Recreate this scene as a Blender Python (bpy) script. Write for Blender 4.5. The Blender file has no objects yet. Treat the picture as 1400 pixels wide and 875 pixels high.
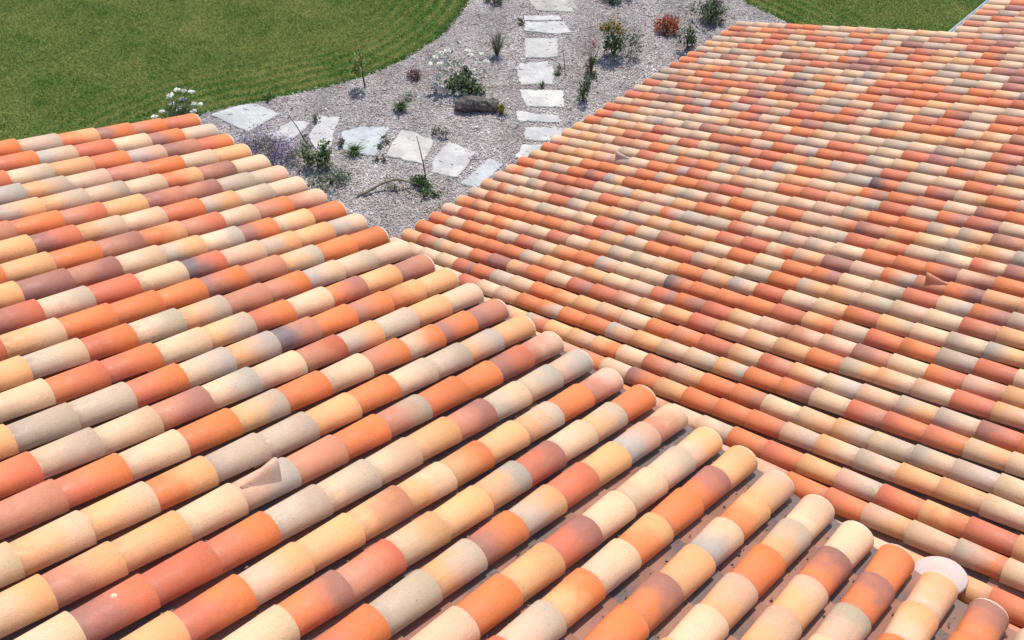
import bpy, math, random
import numpy as np
from mathutils import Matrix, Vector
R_ = math.radians
sc = bpy.context.scene
rng = np.random.default_rng(7)
random.seed(7)

# ------------------------------------------------------------------ camera, light, exposure
YAW, PITCH, ROLL = 0.73800, 0.75676, -0.00351
cam = bpy.data.cameras.new('camera'); co = bpy.data.objects.new('camera', cam); sc.collection.objects.link(co)
fw = Vector((-math.sin(YAW)*math.cos(PITCH), math.cos(YAW)*math.cos(PITCH), -math.sin(PITCH)))
rt = Vector((math.cos(YAW), math.sin(YAW), 0)); up = rt.cross(fw)
rt, up = rt*math.cos(ROLL)+up*math.sin(ROLL), up*math.cos(ROLL)-rt*math.sin(ROLL)
m = Matrix((rt, up, -fw)).transposed().to_4x4(); m.translation = (3.8766, -3.2164, 4.1106)
co.matrix_world = m
cam.sensor_width = 36; cam.lens = 36*1265.53/1400; cam.clip_start = .05; cam.clip_end = 2000
sc.camera = co
SUN_EL, SUN_AZ = R_(59), R_(-28)          # azimuth from +Y towards +X
w = bpy.data.worlds.new('World'); sc.world = w; w.use_nodes = True
nt = w.node_tree; bg = nt.nodes['Background']
sky = nt.nodes.new('ShaderNodeTexSky'); sky.sky_type = 'NISHITA'; sky.sun_disc = False
sky.sun_elevation = SUN_EL; sky.sun_rotation = SUN_AZ
nt.links.new(sky.outputs[0], bg.inputs[0]); bg.inputs[1].default_value = 0.15
sl = bpy.data.lights.new('sun', 'SUN'); sl.energy = 4.0; sl.angle = R_(.6); sl.color = (1, .94, .865)
so = bpy.data.objects.new('sun', sl); sc.collection.objects.link(so)
sd = Vector((math.sin(SUN_AZ)*math.cos(SUN_EL), math.cos(SUN_AZ)*math.cos(SUN_EL), math.sin(SUN_EL)))
so.rotation_euler = (-sd).to_track_quat('-Z', 'Y').to_euler()
sc.view_settings.view_transform = 'Standard'; sc.view_settings.look = 'None'
sc.view_settings.exposure = 0.22; sc.view_settings.gamma = 1

# ------------------------------------------------------------------ helpers
def tag(o, label=None, cat=None, group=None, kind=None):
    for k, v in (('label', label), ('category', cat), ('group', group), ('kind', kind)):
        if v: o[k] = v
    return o
def empty(name, loc=(0, 0, 0)):
    o = bpy.data.objects.new(name, None); o.empty_display_size = .2
    sc.collection.objects.link(o); o.location = loc
    return o
def link(name, me, parent=None, mw=None):
    o = bpy.data.objects.new(name, me); sc.collection.objects.link(o)
    if parent: o.parent = parent
    if mw is not None: o.matrix_local = mw
    return o
def mesh(name, V, F, mats=(), midx=None, cols=None, smooth=False, attrs=None):
    """V (n,3); F list or array of faces; cols: per-face rgb in attribute Col."""
    me = bpy.data.meshes.new(name)
    V = np.asarray(V, dtype=np.float32)
    if isinstance(F, np.ndarray):
        k = F.shape[1]; n = len(F)
        me.vertices.add(len(V)); me.vertices.foreach_set('co', V.ravel())
        me.loops.add(n*k); me.loops.foreach_set('vertex_index', F.astype(np.int32).ravel())
        me.polygons.add(n); me.polygons.foreach_set('loop_start', np.arange(0, n*k, k, dtype=np.int32))
        me.polygons.foreach_set('loop_total', np.full(n, k, dtype=np.int32))
    else:
        me.from_pydata([tuple(v) for v in V], [], [tuple(f) for f in F]); n = len(F)
    for mm in mats: me.materials.append(mm)
    if midx is not None: me.polygons.foreach_set('material_index', np.asarray(midx, dtype=np.int32))
    if cols is not None:
        a = me.attributes.new('Col', 'FLOAT_COLOR', 'FACE')
        c = np.ones((n, 4), dtype=np.float32); c[:, :3] = cols; a.data.foreach_set('color', c.ravel())
    for nm, typ, dom, arr in (attrs or []):
        a = me.attributes.new(nm, typ, dom)
        a.data.foreach_set({'FLOAT': 'value', 'FLOAT_VECTOR': 'vector', 'FLOAT_COLOR': 'color'}[typ], np.asarray(arr, dtype=np.float32).ravel())
    if smooth is not False:
        me.polygons.foreach_set('use_smooth', np.full(n, True) if smooth is True else np.asarray(smooth))
    me.update(calc_edges=True); me.validate()
    return me
def srgb(r, g, b):
    f = lambda c: (c/255/12.92) if c/255 <= .04045 else ((c/255+.055)/1.055)**2.4
    return np.array([f(r), f(g), f(b)])

class NT:
    """small node-tree builder"""
    def __init__(s, name, rough=.8, spec=.3):
        s.m = bpy.data.materials.new(name); s.m.use_nodes = True
        s.t = s.m.node_tree; s.b = s.t.nodes['Principled BSDF']
        s.b.inputs['Roughness'].default_value = rough
        s.b.inputs['Specular IOR Level'].default_value = spec
    def n(s, typ, **kw):
        x = s.t.nodes.new('ShaderNode'+typ)
        for k, v in kw.items():
            if k[0] == '_': x.inputs[k[1:]].default_value = v
            else: setattr(x, k, v)
        return x
    def l(s, a, b): s.t.links.new(a, b)
    def math(s, op, a, b=None, c=None, clamp=False):
        x = s.n('Math', operation=op, use_clamp=clamp)
        for i, v in enumerate((a, b, c)):
            if v is None: continue
            if hasattr(v, 'links'): s.l(v, x.inputs[i])
            else: x.inputs[i].default_value = v
        return x.outputs[0]
    def mix(s, fac, a, b, mode='MIX'):
        x = s.n('Mix', data_type='RGBA', blend_type=mode)
        for i, v in ((0, fac), (6, a), (7, b)):
            if hasattr(v, 'links'): s.l(v, x.inputs[i])
            else: x.inputs[i].default_value = v if i == 0 else (*v[:3], 1)
        return x.outputs[2]
    def noise(s, vec, scale, detail=3, rough=.55, off=None):
        x = s.n('TexNoise'); x.inputs['Scale'].default_value = scale
        x.inputs['Detail'].default_value = detail; x.inputs['Roughness'].default_value = rough
        if vec is not None: s.l(vec, x.inputs['Vector'])
        return x.outputs[0]
    def ramp(s, v, a, b, lo=0., hi=1.):
        x = s.n('MapRange', interpolation_type='SMOOTHSTEP')
        s.l(v, x.inputs[0])
        for i, q in enumerate((a, b, lo, hi)): x.inputs[i+1].default_value = q
        return x.outputs[0]
    def bump(s, h, dist, strength=1):
        x = s.n('Bump'); x.inputs['Distance'].default_value = dist; x.inputs['Strength'].default_value = strength
        s.l(h, x.inputs['Height']); s.l(x.outputs[0], s.b.inputs['Normal'])
    def color(s, c): s.l(c, s.b.inputs['Base Color'])

# ------------------------------------------------------------------ clay tile materials
def tile_material(name, where):
    """colour goes from ca (lower end) to cb (upper end); both and the seed are per tile"""
    N = NT(name, .72, .28)
    def att(nm):
        a = N.n('Attribute'); a.attribute_type = where; a.attribute_name = nm; return a
    ca, cb = att('ca'), att('cb'); seed = att('seed').outputs['Fac']
    tl = N.n('Attribute'); tl.attribute_type = 'GEOMETRY'; tl.attribute_name = 'tl'
    sep = N.n('SeparateXYZ'); N.l(tl.outputs['Vector'], sep.inputs[0])
    comb = N.n('CombineXYZ'); N.l(N.math('MULTIPLY', seed, 91.7), comb.inputs[0]); N.l(N.math('MULTIPLY', seed, 37.3), comb.inputs[1]); N.l(N.math('MULTIPLY', seed, 61.1), comb.inputs[2])
    va = N.n('VectorMath', operation='ADD'); N.l(tl.outputs['Vector'], va.inputs[0]); N.l(comb.outputs[0], va.inputs[1]); P = va.outputs[0]
    big = N.noise(P, 9, 2, .5); mid = N.noise(P, 28, 4, .6); fine = N.noise(P, 260, 3, .7); grit = N.noise(P, 700, 2, .6)
    # blend along the tile, with a wandering front
    u = N.math('DIVIDE', sep.outputs[0], .289)
    uu = N.math('ADD', u, N.math('MULTIPLY', N.math('SUBTRACT', big, .5), 1.0))
    c = N.mix(N.ramp(uu, .10, .90), ca.outputs['Color'], cb.outputs['Color'])
    # warm / pale clouding inside the clay itself
    c = N.mix(N.math('MULTIPLY', N.ramp(mid, .50, .74), .10), c, (.58, .37, .24))
    c = N.mix(N.math('MULTIPLY', N.ramp(N.noise(P, 16, 3, .6), .56, .76), .16), c, (.34, .26, .25))
    sm = N.n('Mapping'); sm.inputs['Scale'].default_value = (.9, 9, 9); N.l(P, sm.inputs[0])
    c = N.mix(N.math('MULTIPLY', N.ramp(N.noise(sm.outputs[0], 9, 4, .65), .50, .72), .15), c, (.30, .215, .17))
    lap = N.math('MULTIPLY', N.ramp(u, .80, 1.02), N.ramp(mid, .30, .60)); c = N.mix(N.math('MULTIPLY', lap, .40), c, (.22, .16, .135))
    pit = N.ramp(N.noise(P, 75, 3, .65), .655, .70); c = N.mix(N.math('MULTIPLY', pit, .5), c, (.20, .15, .13))
    # sandy grain
    g = N.math('ADD', N.math('MULTIPLY', fine, .34), N.math('MULTIPLY', grit, .30))
    c = N.mix(1, c, N.mix(N.ramp(g, .2, .44), (.72, .71, .70), (1.13, 1.13, 1.12)), 'MULTIPLY')
    # kiln soot specks and lichen on some tiles
    sp = N.ramp(N.noise(P, 120, 2, .5), .66, .72)
    sel = N.ramp(N.noise(P, 8, 1, .5), .56, .64)
    c = N.mix(N.math('MULTIPLY', N.math('MULTIPLY', sp, sel), .65), c, (.13, .12, .12))
    N.color(c)
    h = N.math('ADD', N.math('MULTIPLY', fine, .5), N.math('MULTIPLY', mid, 1.2))
    N.bump(h, .0022, .55)
    rr = N.ramp(mid, .35, .7, .48, .72); N.l(rr, N.b.inputs['Roughness'])
    return N.m
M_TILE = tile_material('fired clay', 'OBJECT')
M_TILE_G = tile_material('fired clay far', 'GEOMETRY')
def plain(name, col, rough=.8, nscale=40, amt=.15, bump=.002, spec=.3, metal=0):
    N = NT(name, rough, spec); N.b.inputs['Metallic'].default_value = metal
    tc = N.n('TexCoord'); nz = N.noise(tc.outputs['Object'], nscale, 4, .6); n2 = N.noise(tc.outputs['Object'], nscale*.12, 3, .5)
    c = N.mix(N.ramp(nz, .3, .7), np.array(col)*(1-amt), np.minimum(np.array(col)*(1+amt), 1))
    c = N.mix(N.math('MULTIPLY', N.ramp(n2, .4, .7), amt), c, np.array(col)*.6)
    N.color(c); N.bump(nz, bump); return N.m
M_RIM = plain('sunlit pale rim', (.62, .47, .35), .9, 60, .12)  # tile-end rims coloured paler than the clay, for sunlight catching the edge
M_MORTAR = plain('mortar', (.52, .42, .36), .95, 70, .25, .004)
M_DECK = plain('roof underlay', (.10, .06, .05), .95)
M_RENDER = plain('wall render', (.62, .52, .40), .9, 60, .08, .003)
M_ZINC = plain('zinc', (.60, .64, .68), .45, 14, .10, .0005, .5, .25)
M_HOLE = plain('vent hole shade', (.045, .028, .022), .95)  # near-black patch on the closed tile, painted as the shade inside a hole
M_PLASTER = plain('pinkish plaster', (.56, .435, .385), .9, 50, .06, .002)
M_GLASS = plain('window glass', (.05, .06, .07), .1, 5, .1, .0002, .6)
def colmat(name, rough=.85, spec=.2, var=.25, scale=60, transl=0):
    N = NT(name, rough, spec)
    a = N.n('Attribute'); a.attribute_type = 'GEOMETRY'; a.attribute_name = 'Col'
    tc = N.n('TexCoord'); nz = N.noise(tc.outputs['Object'], scale, 3, .6)
    c = N.mix(1, a.outputs['Color'], N.mix(N.ramp(nz, .3, .7), (1-var,)*3, (1+var,)*3), 'MULTIPLY')
    N.color(c)
    if transl:
        N.b.inputs['Subsurface Weight'].default_value = 0
        tr = N.n('BsdfTranslucent'); N.l(c, tr.inputs[0]); ms = N.n('MixShader'); ms.inputs[0].default_value = transl
        N.l(N.b.outputs[0], ms.inputs[1]); N.l(tr.outputs[0], ms.inputs[2])
        N.l(ms.outputs[0], N.t.nodes['Material Output'].inputs[0])
    return N.m
M_LEAF = colmat('leaves', .6, .35, .2, 30, .3)
M_PETAL = colmat('petals', .7, .2, .05, 30, .2)
M_CHIP = colmat('stone chips', .9, .2, .18, 90)
M_BLADE = colmat('grass blades', .7, .2, .12, 20, .3)
M_BARK = plain('bark', (.10, .075, .055), .9, 50, .4, .006)

# clay colours (albedo), one letter each
PAL = {'O': (.735, .200, .060), 'R': (.64, .165, .078), 'C': (.730, .480, .295), 'G': (.530, .395, .285),
       'Y': (.775, .380, .165), 'P': (.380, .155, .115), 'K': (.715, .420, .275), 'M': (.57, .225, .130),
       'B': (.470, .385, .320), 'D': (.175, .130, .130)}
PAL = {k: np.array(v) for k, v in PAL.items()}
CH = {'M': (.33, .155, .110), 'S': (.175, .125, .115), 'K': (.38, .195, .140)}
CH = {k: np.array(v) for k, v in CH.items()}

P, GA, TH, TH2 = .23, .28866, .28500, .26379
CT, ST = math.cos(TH), math.sin(TH); CT2, ST2 = math.cos(TH2), math.sin(TH2)
def frame(up_h, th=None):                     # up_h: horizontal direction pointing up the slope
    c, s = (CT, ST) if up_h[1] else (CT2, ST2)
    X = Vector((up_h[0]*c, up_h[1]*c, s)); Z = Vector((-up_h[0]*s, -up_h[1]*s, c)); Y = Z.cross(X)
    return X, Y, Z

# ------------------------------------------------------------------ tile shapes; local x runs up the slope from the lower end
NSEG = 10
def cover_shape(lw=.0935, uw=.0815, lh=.083, uh=.0715, L=.385, th=.013, seg=NSEG, plug=False):
    a = np.linspace(0, math.pi, seg+1)
    def arc(x, wd, h, z=0):
        return np.stack([np.full(seg+1, x), wd*np.cos(a)*(1+.0*a), h*np.sin(a)**.86+z], 1)
    V = [arc(0, lw, lh, .004), arc(L*.5, (lw+uw)/2, (lh+uh)/2, .001), arc(L, uw, uh, -.002), arc(0, lw-th, lh-th, .004), arc(.07, lw-th-.001, lh-th-.001, .004)]
    V = np.concatenate(V); n = seg+1; F = []; S = []; MI = []
    if plug: V[3*n:4*n, 0] = -.018; V[3*n:4*n, 1:] = V[:n, 1:]*.935
    for r0, r1, sm, mi in ((0, 1, 1, 0), (1, 2, 1, 0), (3, 0, 0, 1), (4, 3, 1, 0)):
        for i in range(seg):
            F.append((r0*n+i, r0*n+i+1, r1*n+i+1, r1*n+i)[::-1]); S.append(bool(sm)); MI.append(mi)
    if plug:
        c = len(V); V = np.concatenate([V, V[3*n:4*n]*[1, .97, .97]+np.array([.004, 0, 0]), [[-.010, 0, 0]]])
        for i in range(seg): F.append((c+i, c+i+1, c+seg+1)); S.append(False); MI.append(2)
    return V, F, S, MI
def channel_shape(lw=.076, uw=.086, L=.385, d=.036, seg=7):
    a = np.linspace(0, math.pi, seg+1)
    def arc(x, wd, dd, z): return np.stack([np.full(seg+1, x), wd*np.cos(a), -dd*np.sin(a)**.8+z], 1)
    V = np.concatenate([arc(0, lw, d, .010), arc(L, uw, d, -.004), arc(-.004, lw+.002, d+.012, .010)]); n = seg+1; F = []; S = []; MI = []
    for i in range(seg): F.append((i, i+1, n+i+1, n+i)); S.append(True); MI.append(0)
    for i in range(seg): F.append((2*n+i, 2*n+i+1, i+1, i)); S.append(False); MI.append(1)
    return V, F, S, MI
def tlattr(V): return [('tl', 'FLOAT_VECTOR', 'POINT', V)]
cs = cover_shape(); ce = cover_shape(plug=True); ch = channel_shape()
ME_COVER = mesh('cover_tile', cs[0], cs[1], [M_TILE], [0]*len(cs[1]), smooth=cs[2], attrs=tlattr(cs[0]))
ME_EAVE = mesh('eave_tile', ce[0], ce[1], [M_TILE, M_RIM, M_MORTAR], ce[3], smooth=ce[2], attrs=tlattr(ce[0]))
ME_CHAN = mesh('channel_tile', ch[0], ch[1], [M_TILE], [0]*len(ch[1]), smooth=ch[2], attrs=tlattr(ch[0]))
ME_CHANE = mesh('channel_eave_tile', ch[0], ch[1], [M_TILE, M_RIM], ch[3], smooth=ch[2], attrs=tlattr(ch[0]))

# the tiles of the near roof, eave end first; two letters = colour at the lower and at the upper end
LEFT = '''
OR OM OP YO GC OO YO CC OM PM CC RR OO
GC OP CC RR CB OR PM YY OO CC MM YO CC
OR MP KB OR YY GC RR OP CC YO MM CC RR
YY CC OO MM KC GY BB OM CC PP YY OR GC
CC PM YO CC GC GY YG OO RM CC YO GG OO
KG GG PM MP YY RM OO MM CC YO OR CC PM
CC GC YG OR KC CY RP YY GC OO MM CC YO
KM OM CC RM YO PM OO YY OR CC GG PM CC
OR YC OP BC YG CC PM PP YM OO CC YY RM
CB YY YG KK RD CC RR GC RP OO CC GC YO
OO OO GY MM OP OO OO OO CY RR CC OM YY
CC GC CB OM MM GY GC OR CG YY OO CC MM
MP YY PO CC OR GY CC OR RO CC YM OO CC
YY YO OM OO MD BY BC OR GG GG YY OO CC
KC YY GG YG RM CC BC PM CC GC RO YY OO
MP OP OK OM CC OO GY OO CC OR MM CC YO
YY BY GG GC OO YY GG GG YO CY CY CC OO
KM RP OO OO GM OO MM VV CC YY YM YC RR
BK BC CG PM YY KC GC GG OR RR RP CC YY
KM OO GY YY OY CY MY YY YK OR YY OO CC
OO GY CC PR BY YY YC RM PO CC YY OO GC
KM KB YY RR YG OP GY GG OR CC PM YY OO
YK GC CC CC PR YY OO KC YY OO CC GG RR
YY PO OO YO CC OY GK RR CC YY OO KC GG
KY YO CB YY PO OO CC YY GG OO RR CC YY
KC GY OO KY CC YY OO CC RR GG YO CC OO
CC PO KY KY OO CC YY OR CC GG YY OO CC
OO PO GK CC YY OO CC YY PP CC OO GG YY
YC YC OO CC GG YY OO RR CC YY GC OO CC
PO OY CC YY OO GC CC OO YY PP CC YY OO
CC YY OO GG CC RR YY OO CC YY PM CC OO
YO CC GG OO YY CC PM OO CC YY GG OO CC
'''.split('\n')[1:-1]
LEFT = [r.split() for r in LEFT]
POOL = 'OO OO OR RR RR OM RM CC CC CC CG GC GC GG GG YY YO CY KC KY YK KM MM MP PM PP GB BC OP RO CC GC OO YC KG'.split()
RIGHT = {}          # row index -> list of codes, filled below
for _l in """
17 .. .. .. .. .. .. .. .. .. .. .. .. CC GC GG CC GC CG RM RR
18 .. .. .. .. .. .. .. .. .. .. .. .. .. .. YC YY YO MY RR CC
16 .. .. .. .. .. .. .. .. .. .. KG GC RR YC CC RR PM GC OP GC
15 OR CC YK YC RM KC CC RR OR KG OR KB OO RR GC CY GK OM YC CY
14 YC KC YY RM RR CC RR CG MP OM RO YO CY BC KG RR CC CC OR YC
13 YK YY KC MM YK OO GY CC YC GK RR BC OO YK GB DO GC RP CY OO
12 CY KC CY CC GC RM CC OM OO GY BC GY YY CC CY OP OO MO CC PR OO
11 OR KY YY YK VV CC OO OB RM CC YK CC RO RR YM CB RR CG OP RP CC
10 CY YY YC OO OO YK RO GY OO RM RR CC CK CC KK GY OO OO GY GY PM
9 OO CY GK OO PR BY OO OO YG GK MK OO CC OO CK KO PM YO YC GY YC BB
8 YO CG RM RO RR CC CB YK KB YY OO YO CC MM YK CG RR YO CG GC RK PM
7 KK KC GK MM MK GC RO YM CC OB BG GG RK CC GK GC CC OO OO OP KM OO
6 YK OG CC CY RR GC YY YG GK YK YY CY RM RR CO KY PP KK OG VV OP YY YY
5 GK RY YO YK GC CC CC RM KO CG MM YY CC OO CC OO OP CC CG RR CB OP GY
4 YO MY OO OO OO OO YM RO KY GC OO OR GY YC CG OO GY YK CG CK CC RM YY YC
3 KK RO YY OY CK CC RM CC YY GC GC CY OO KY BC RR CC CY OR YG CC GC BY GC
2 RO CK OO YO CG RM KC YO OO BK CC CC DO OO OO OO RR YO CG RO OO GG RR CC
1 OO CK OO OO OO OO GC YY YC YY CC CG RP OP RR YC KM MK KK PM CC OR KM YY CC
0 YY RM GY KC OR PP YM OO KC RP RR MK YC YY RM YK YC YY OO GY YC KC RR YK CC
-1 CC CC CC CC RP OR GG CC OO OY YY CY CC OO MO RR YC RM YC CB KC GY GC PR OO
-2 YY GK CC CC CC RM CC KY OO OG OO OO BY YY CC CG YB OO OP CC RM RO RO CY CC
-3 CC OO YY RR CC YY CC CC CY GR YY YK YO CC RM KY OO OM CC CY YG CG BC GG CC YC
-4 CC YY OO CC GG RR YY CC OO YY YC KM MO CC PO YY OO OO OR KG YC GK YY YY CC YY
-5 CC YY OO CC GG RR YY CC OO YY YC KM YY CC OO KM CC CG OO RO YY KG RO YO RR YY
-6 CC YY OO CC GG RR YY CC OO YY YC KM YY CC OO KM CC OO KY KM OO RO KY CK GO CC
-7 CC YY OO CC GG RR YY CC OO YY YC KM YY CC OO KM CC OO KY YY OO CC CC YY YY RO OY
-8 CC YY OO CC GG RR YY CC OO YY YC KM YY CC OO KM CC OO KY YY OO MM KM KM RK RM KR
""".strip().split('\n'):
    _p = _l.split(); RIGHT[int(_p[0])] = _p[1:]


def jit(c, s=.07):
    k = 1+rng.normal(0, s); t = rng.normal(0, s*.25, 3); return np.clip(c*k*(1+t), .02, .86)
def cam_size(p):                      # how large a tile shows from the camera
    d = Vector(p)-co.matrix_world.translation; z = d.dot(fw)
    if z < .2: return 0, 0, 0
    return 1265.5/z, 700+1265.5*d.dot(rt)/z, 437.5-1265.5*d.dot(up)/z

def build_tiles(root, org, up_h, rows, fade, code_of, vents, lateral):
    """rows: list of (row index, lateral offset, first gauge position); lateral: unit vector along the eave"""
    X, Y, Z = frame(up_h); org = Vector(org); lat = Vector(lateral)
    items = []
    for (ri, off, s0, kmax, drift) in rows:
        for k in range(kmax):
            for kind in ('cover', 'channel'):
                s = s0+k*GA+(rng.normal(0, .005) if kind == 'cover' and k else 0)
                if kind == 'channel': s = s0-.055+k*GA+(.0 if k == 0 else rng.normal(0, .006))
                l = off+drift*k/10+rng.normal(0, .0018)+(P/2 if kind == 'channel' else 0)
                o = org+lat*l+X*s+Z*((.0 if kind == 'cover' else -.004)+rng.normal(0, .001))
                mid = o+X*.15
                sz, px, py = cam_size(mid)
                vis = sz if (-60 < px < 1460 and -60 < py < 935) else sz*.01
                items.append((vis, kind, ri, k, o))
    for kind in ('cover', 'channel'):
        L = sorted([i for i in items if i[1] == kind and (i[3] != -1)], key=lambda t: -t[0])
        nvent = len(vents) if kind == 'cover' else 0
        near, far = L[:299], L[299:]
        near_v = [i for i in near if i[0] > 30]; far = far+[i for i in near if i[0] <= 30]
        own = {(i[2], i[3]) for i in near_v}
        VV, FF, CA, CB, SD, TL, SM, MI = [], [], [], [], [], [], [], []; nv = 0
        for vis, kd, ri, k, o in near_v+far:
            rot = Matrix((X, Y, Z)).transposed().to_4x4()
            yaw = rng.normal(0, .007) if kd == 'cover' else 0
            mt = Matrix.Translation(o) @ rot @ Matrix.Rotation(yaw, 4, 'Z') @ Matrix.Rotation(rng.normal(0, .03), 4, 'X')
            if kd == 'cover':
                if (ri, k) in vents: vent_tile(root, mt, vents[(ri, k)]); continue
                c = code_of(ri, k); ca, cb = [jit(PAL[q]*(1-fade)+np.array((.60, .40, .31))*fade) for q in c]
            else:
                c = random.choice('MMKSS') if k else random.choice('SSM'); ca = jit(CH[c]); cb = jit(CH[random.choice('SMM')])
            sd = float(rng.random())
            first = (k == 0)
            if (ri, k) in own:
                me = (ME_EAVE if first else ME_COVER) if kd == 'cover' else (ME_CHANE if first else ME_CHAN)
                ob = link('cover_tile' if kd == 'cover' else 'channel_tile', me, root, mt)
                ob['ca'] = [float(x) for x in ca]; ob['cb'] = [float(x) for x in cb]; ob['seed'] = sd
            else:
                V, F, S, mi = (ce if first else cs) if kd == 'cover' else ch
                A = np.array(mt); W = V @ A[:3, :3].T + A[:3, 3]
                VV.append(W); TL.append(V); FF += [tuple(x+nv for x in f) for f in F]; nv += len(V)
                CA.append(np.tile([*ca, 1], (len(F), 1))); CB.append(np.tile([*cb, 1], (len(F), 1))); SD.append(np.full(len(F), sd))
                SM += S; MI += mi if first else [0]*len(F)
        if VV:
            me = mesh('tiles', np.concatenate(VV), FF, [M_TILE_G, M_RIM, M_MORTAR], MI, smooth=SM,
                      attrs=[('tl', 'FLOAT_VECTOR', 'POINT', np.concatenate(TL)), ('ca', 'FLOAT_COLOR', 'FACE', np.concatenate(CA)),
                             ('cb', 'FLOAT_COLOR', 'FACE', np.concatenate(CB)), ('seed', 'FLOAT', 'FACE', np.concatenate(SD))])
            tag(link('distant_cover_tiles' if kind == 'cover' else 'distant_channel_tiles', me, root), kind='stuff')
def vent_tile(root, mt, spec):
    """a cover tile with a raised tent-like hood that opens down the slope"""
    code, label = spec
    ob = link('vent_tile', ME_COVER, root, mt); c = code
    col = [float(x) for x in jit(PAL[c[0]], .02)]; colb = [float(x) for x in jit(PAL[c[1]], .02)]
    ob['ca'] = col; ob['cb'] = colb; ob['seed'] = .37; ob['label'] = label
    # hood: ridge from the apex up the slope to the raised peak over the mouth
    n = 13; V = []; t = .008
    for layer in (0, t):
        for j, s in enumerate((.275, .20, .13, .085)):
            f = (.285-s)/.2
            for i in range(n):
                q = i/(n-1)*2-1
                wy = .074*min(1, f*1.05+.05); y = q*wy
                base = .078*(max(0, 1-(y/.0865)**2))**.5-.004
                peak = math.cos(math.pi*q/2)**1.5*.078*f**1.1
                V.append((s+.012*abs(q)*f, y, base+peak+.003-layer))
    F = []; m_ = 4*n
    for j in range(3):
        for i in range(n-1):
            a = j*n+i; F.append((a, a+n, a+n+1, a+1)[::-1]); F.append((m_+a, m_+a+1, m_+a+n+1, m_+a+n)[::-1])
    for i in range(n-1): a = 3*n+i; F.append((a, a+m_, a+m_+1, a+1)[::-1])
    me = mesh('vent_hood', V, F, [M_TILE], smooth=True, attrs=tlattr(np.array(V)))
    h = link('vent_hood', me, ob); h['ca'] = col; h['cb'] = colb; h['seed'] = .8
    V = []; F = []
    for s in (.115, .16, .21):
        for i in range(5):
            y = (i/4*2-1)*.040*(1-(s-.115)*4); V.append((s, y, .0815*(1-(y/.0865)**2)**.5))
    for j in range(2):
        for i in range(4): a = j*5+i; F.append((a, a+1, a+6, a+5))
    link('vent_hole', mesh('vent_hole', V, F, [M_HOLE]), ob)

def box(V, F, x0, x1, y0, y1, z0, z1):
    n = len(V); V += [(x, y, z) for z in (z0, z1) for y in (y0, y1) for x in (x0, x1)]
    F += [tuple(n+i for i in f) for f in ((0, 2, 3, 1), (4, 5, 7, 6), (0, 1, 5, 4), (2, 6, 7, 3), (0, 4, 6, 2), (1, 3, 7, 5))]
def prism(pts, z0, z1):
    n = len(pts); V = [(x, y, z0) for x, y in pts]+[(x, y, z1) for x, y in pts]
    F = [tuple(range(n))[::-1], tuple(range(n, 2*n))]+[(i, (i+1) % n, n+(i+1) % n, n+i) for i in range(n)]
    return V, F
def slab(corners, th):               # corners 3D top polygon, thickness downward
    n = len(corners); V = [tuple(c) for c in corners]+[(c[0], c[1], c[2]-th) for c in corners]
    F = [tuple(range(n)), tuple(range(n, 2*n))[::-1]]+[(i, n+i, n+(i+1) % n, (i+1) % n) for i in range(n)]
    return V, F
GZ = -5.3
def site(x, y): return (.99861*x+.00612*y-.0589, -.00382*x+.98857*y-.0173)

# ------------------------------------------------------------------ near wing (left and bottom of the picture)
wing = tag(empty('house_wing', (1, -2, GZ)), 'nearer and higher roof at left, with big clay barrel tiles running to the upper right', 'building')
wing.location = (0, 0, 0)
rows = []
ROWDX = {1: .006, 2: .004, 20: -.0046, 21: -.0067, 22: .0016, 23: -.0096, 24: .0042, 25: .0038, 26: .0104, 27: -.0034, 28: -.012}
ROWDS = {20: -.019, 21: -.019, 23: -.019, 24: .008, 25: .008, 26: .024, 27: .015, 28: .034}
for i in range(0, 33):
    dx = ROWDX.get(i, 0) + rng.normal(0, .003)
    rows.append((i, (i-11)*P-.090+dx, ROWDS.get(i, 0)+rng.normal(0, .004), 19, rng.normal(0, .004)))
LR = ['CC', 'OO', 'YY', 'GG', 'RR', 'OM', 'PM']
def left_code(i, k):
    if i < len(LEFT) and k < len(LEFT[i]) and LEFT[i][k] != 'VV': return LEFT[i][k]
    return random.choice(LR)
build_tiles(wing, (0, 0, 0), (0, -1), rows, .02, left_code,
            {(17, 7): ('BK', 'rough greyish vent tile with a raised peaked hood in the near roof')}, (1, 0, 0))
xa, xb = -11*P-.084-.10, 21.6*P-.0
def onl(x, s, z=0): return (x, -s*CT-0*z, s*ST+z)
v, f = slab([onl(xa, .02, -.07), onl(xb, .02, -.07), onl(xb, 5.75, -.07), onl(xa, 5.75, -.07)][::-1], .09)
link('roof_deck', mesh('roof_deck', v, f, [M_DECK]), wing)
V = []; F = []
box(V, F, xa+.12, xb-.05, -5.4, -.32, GZ-.2, -.10)
link('wall', mesh('wall', V, F, [M_RENDER]), wing)
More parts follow.
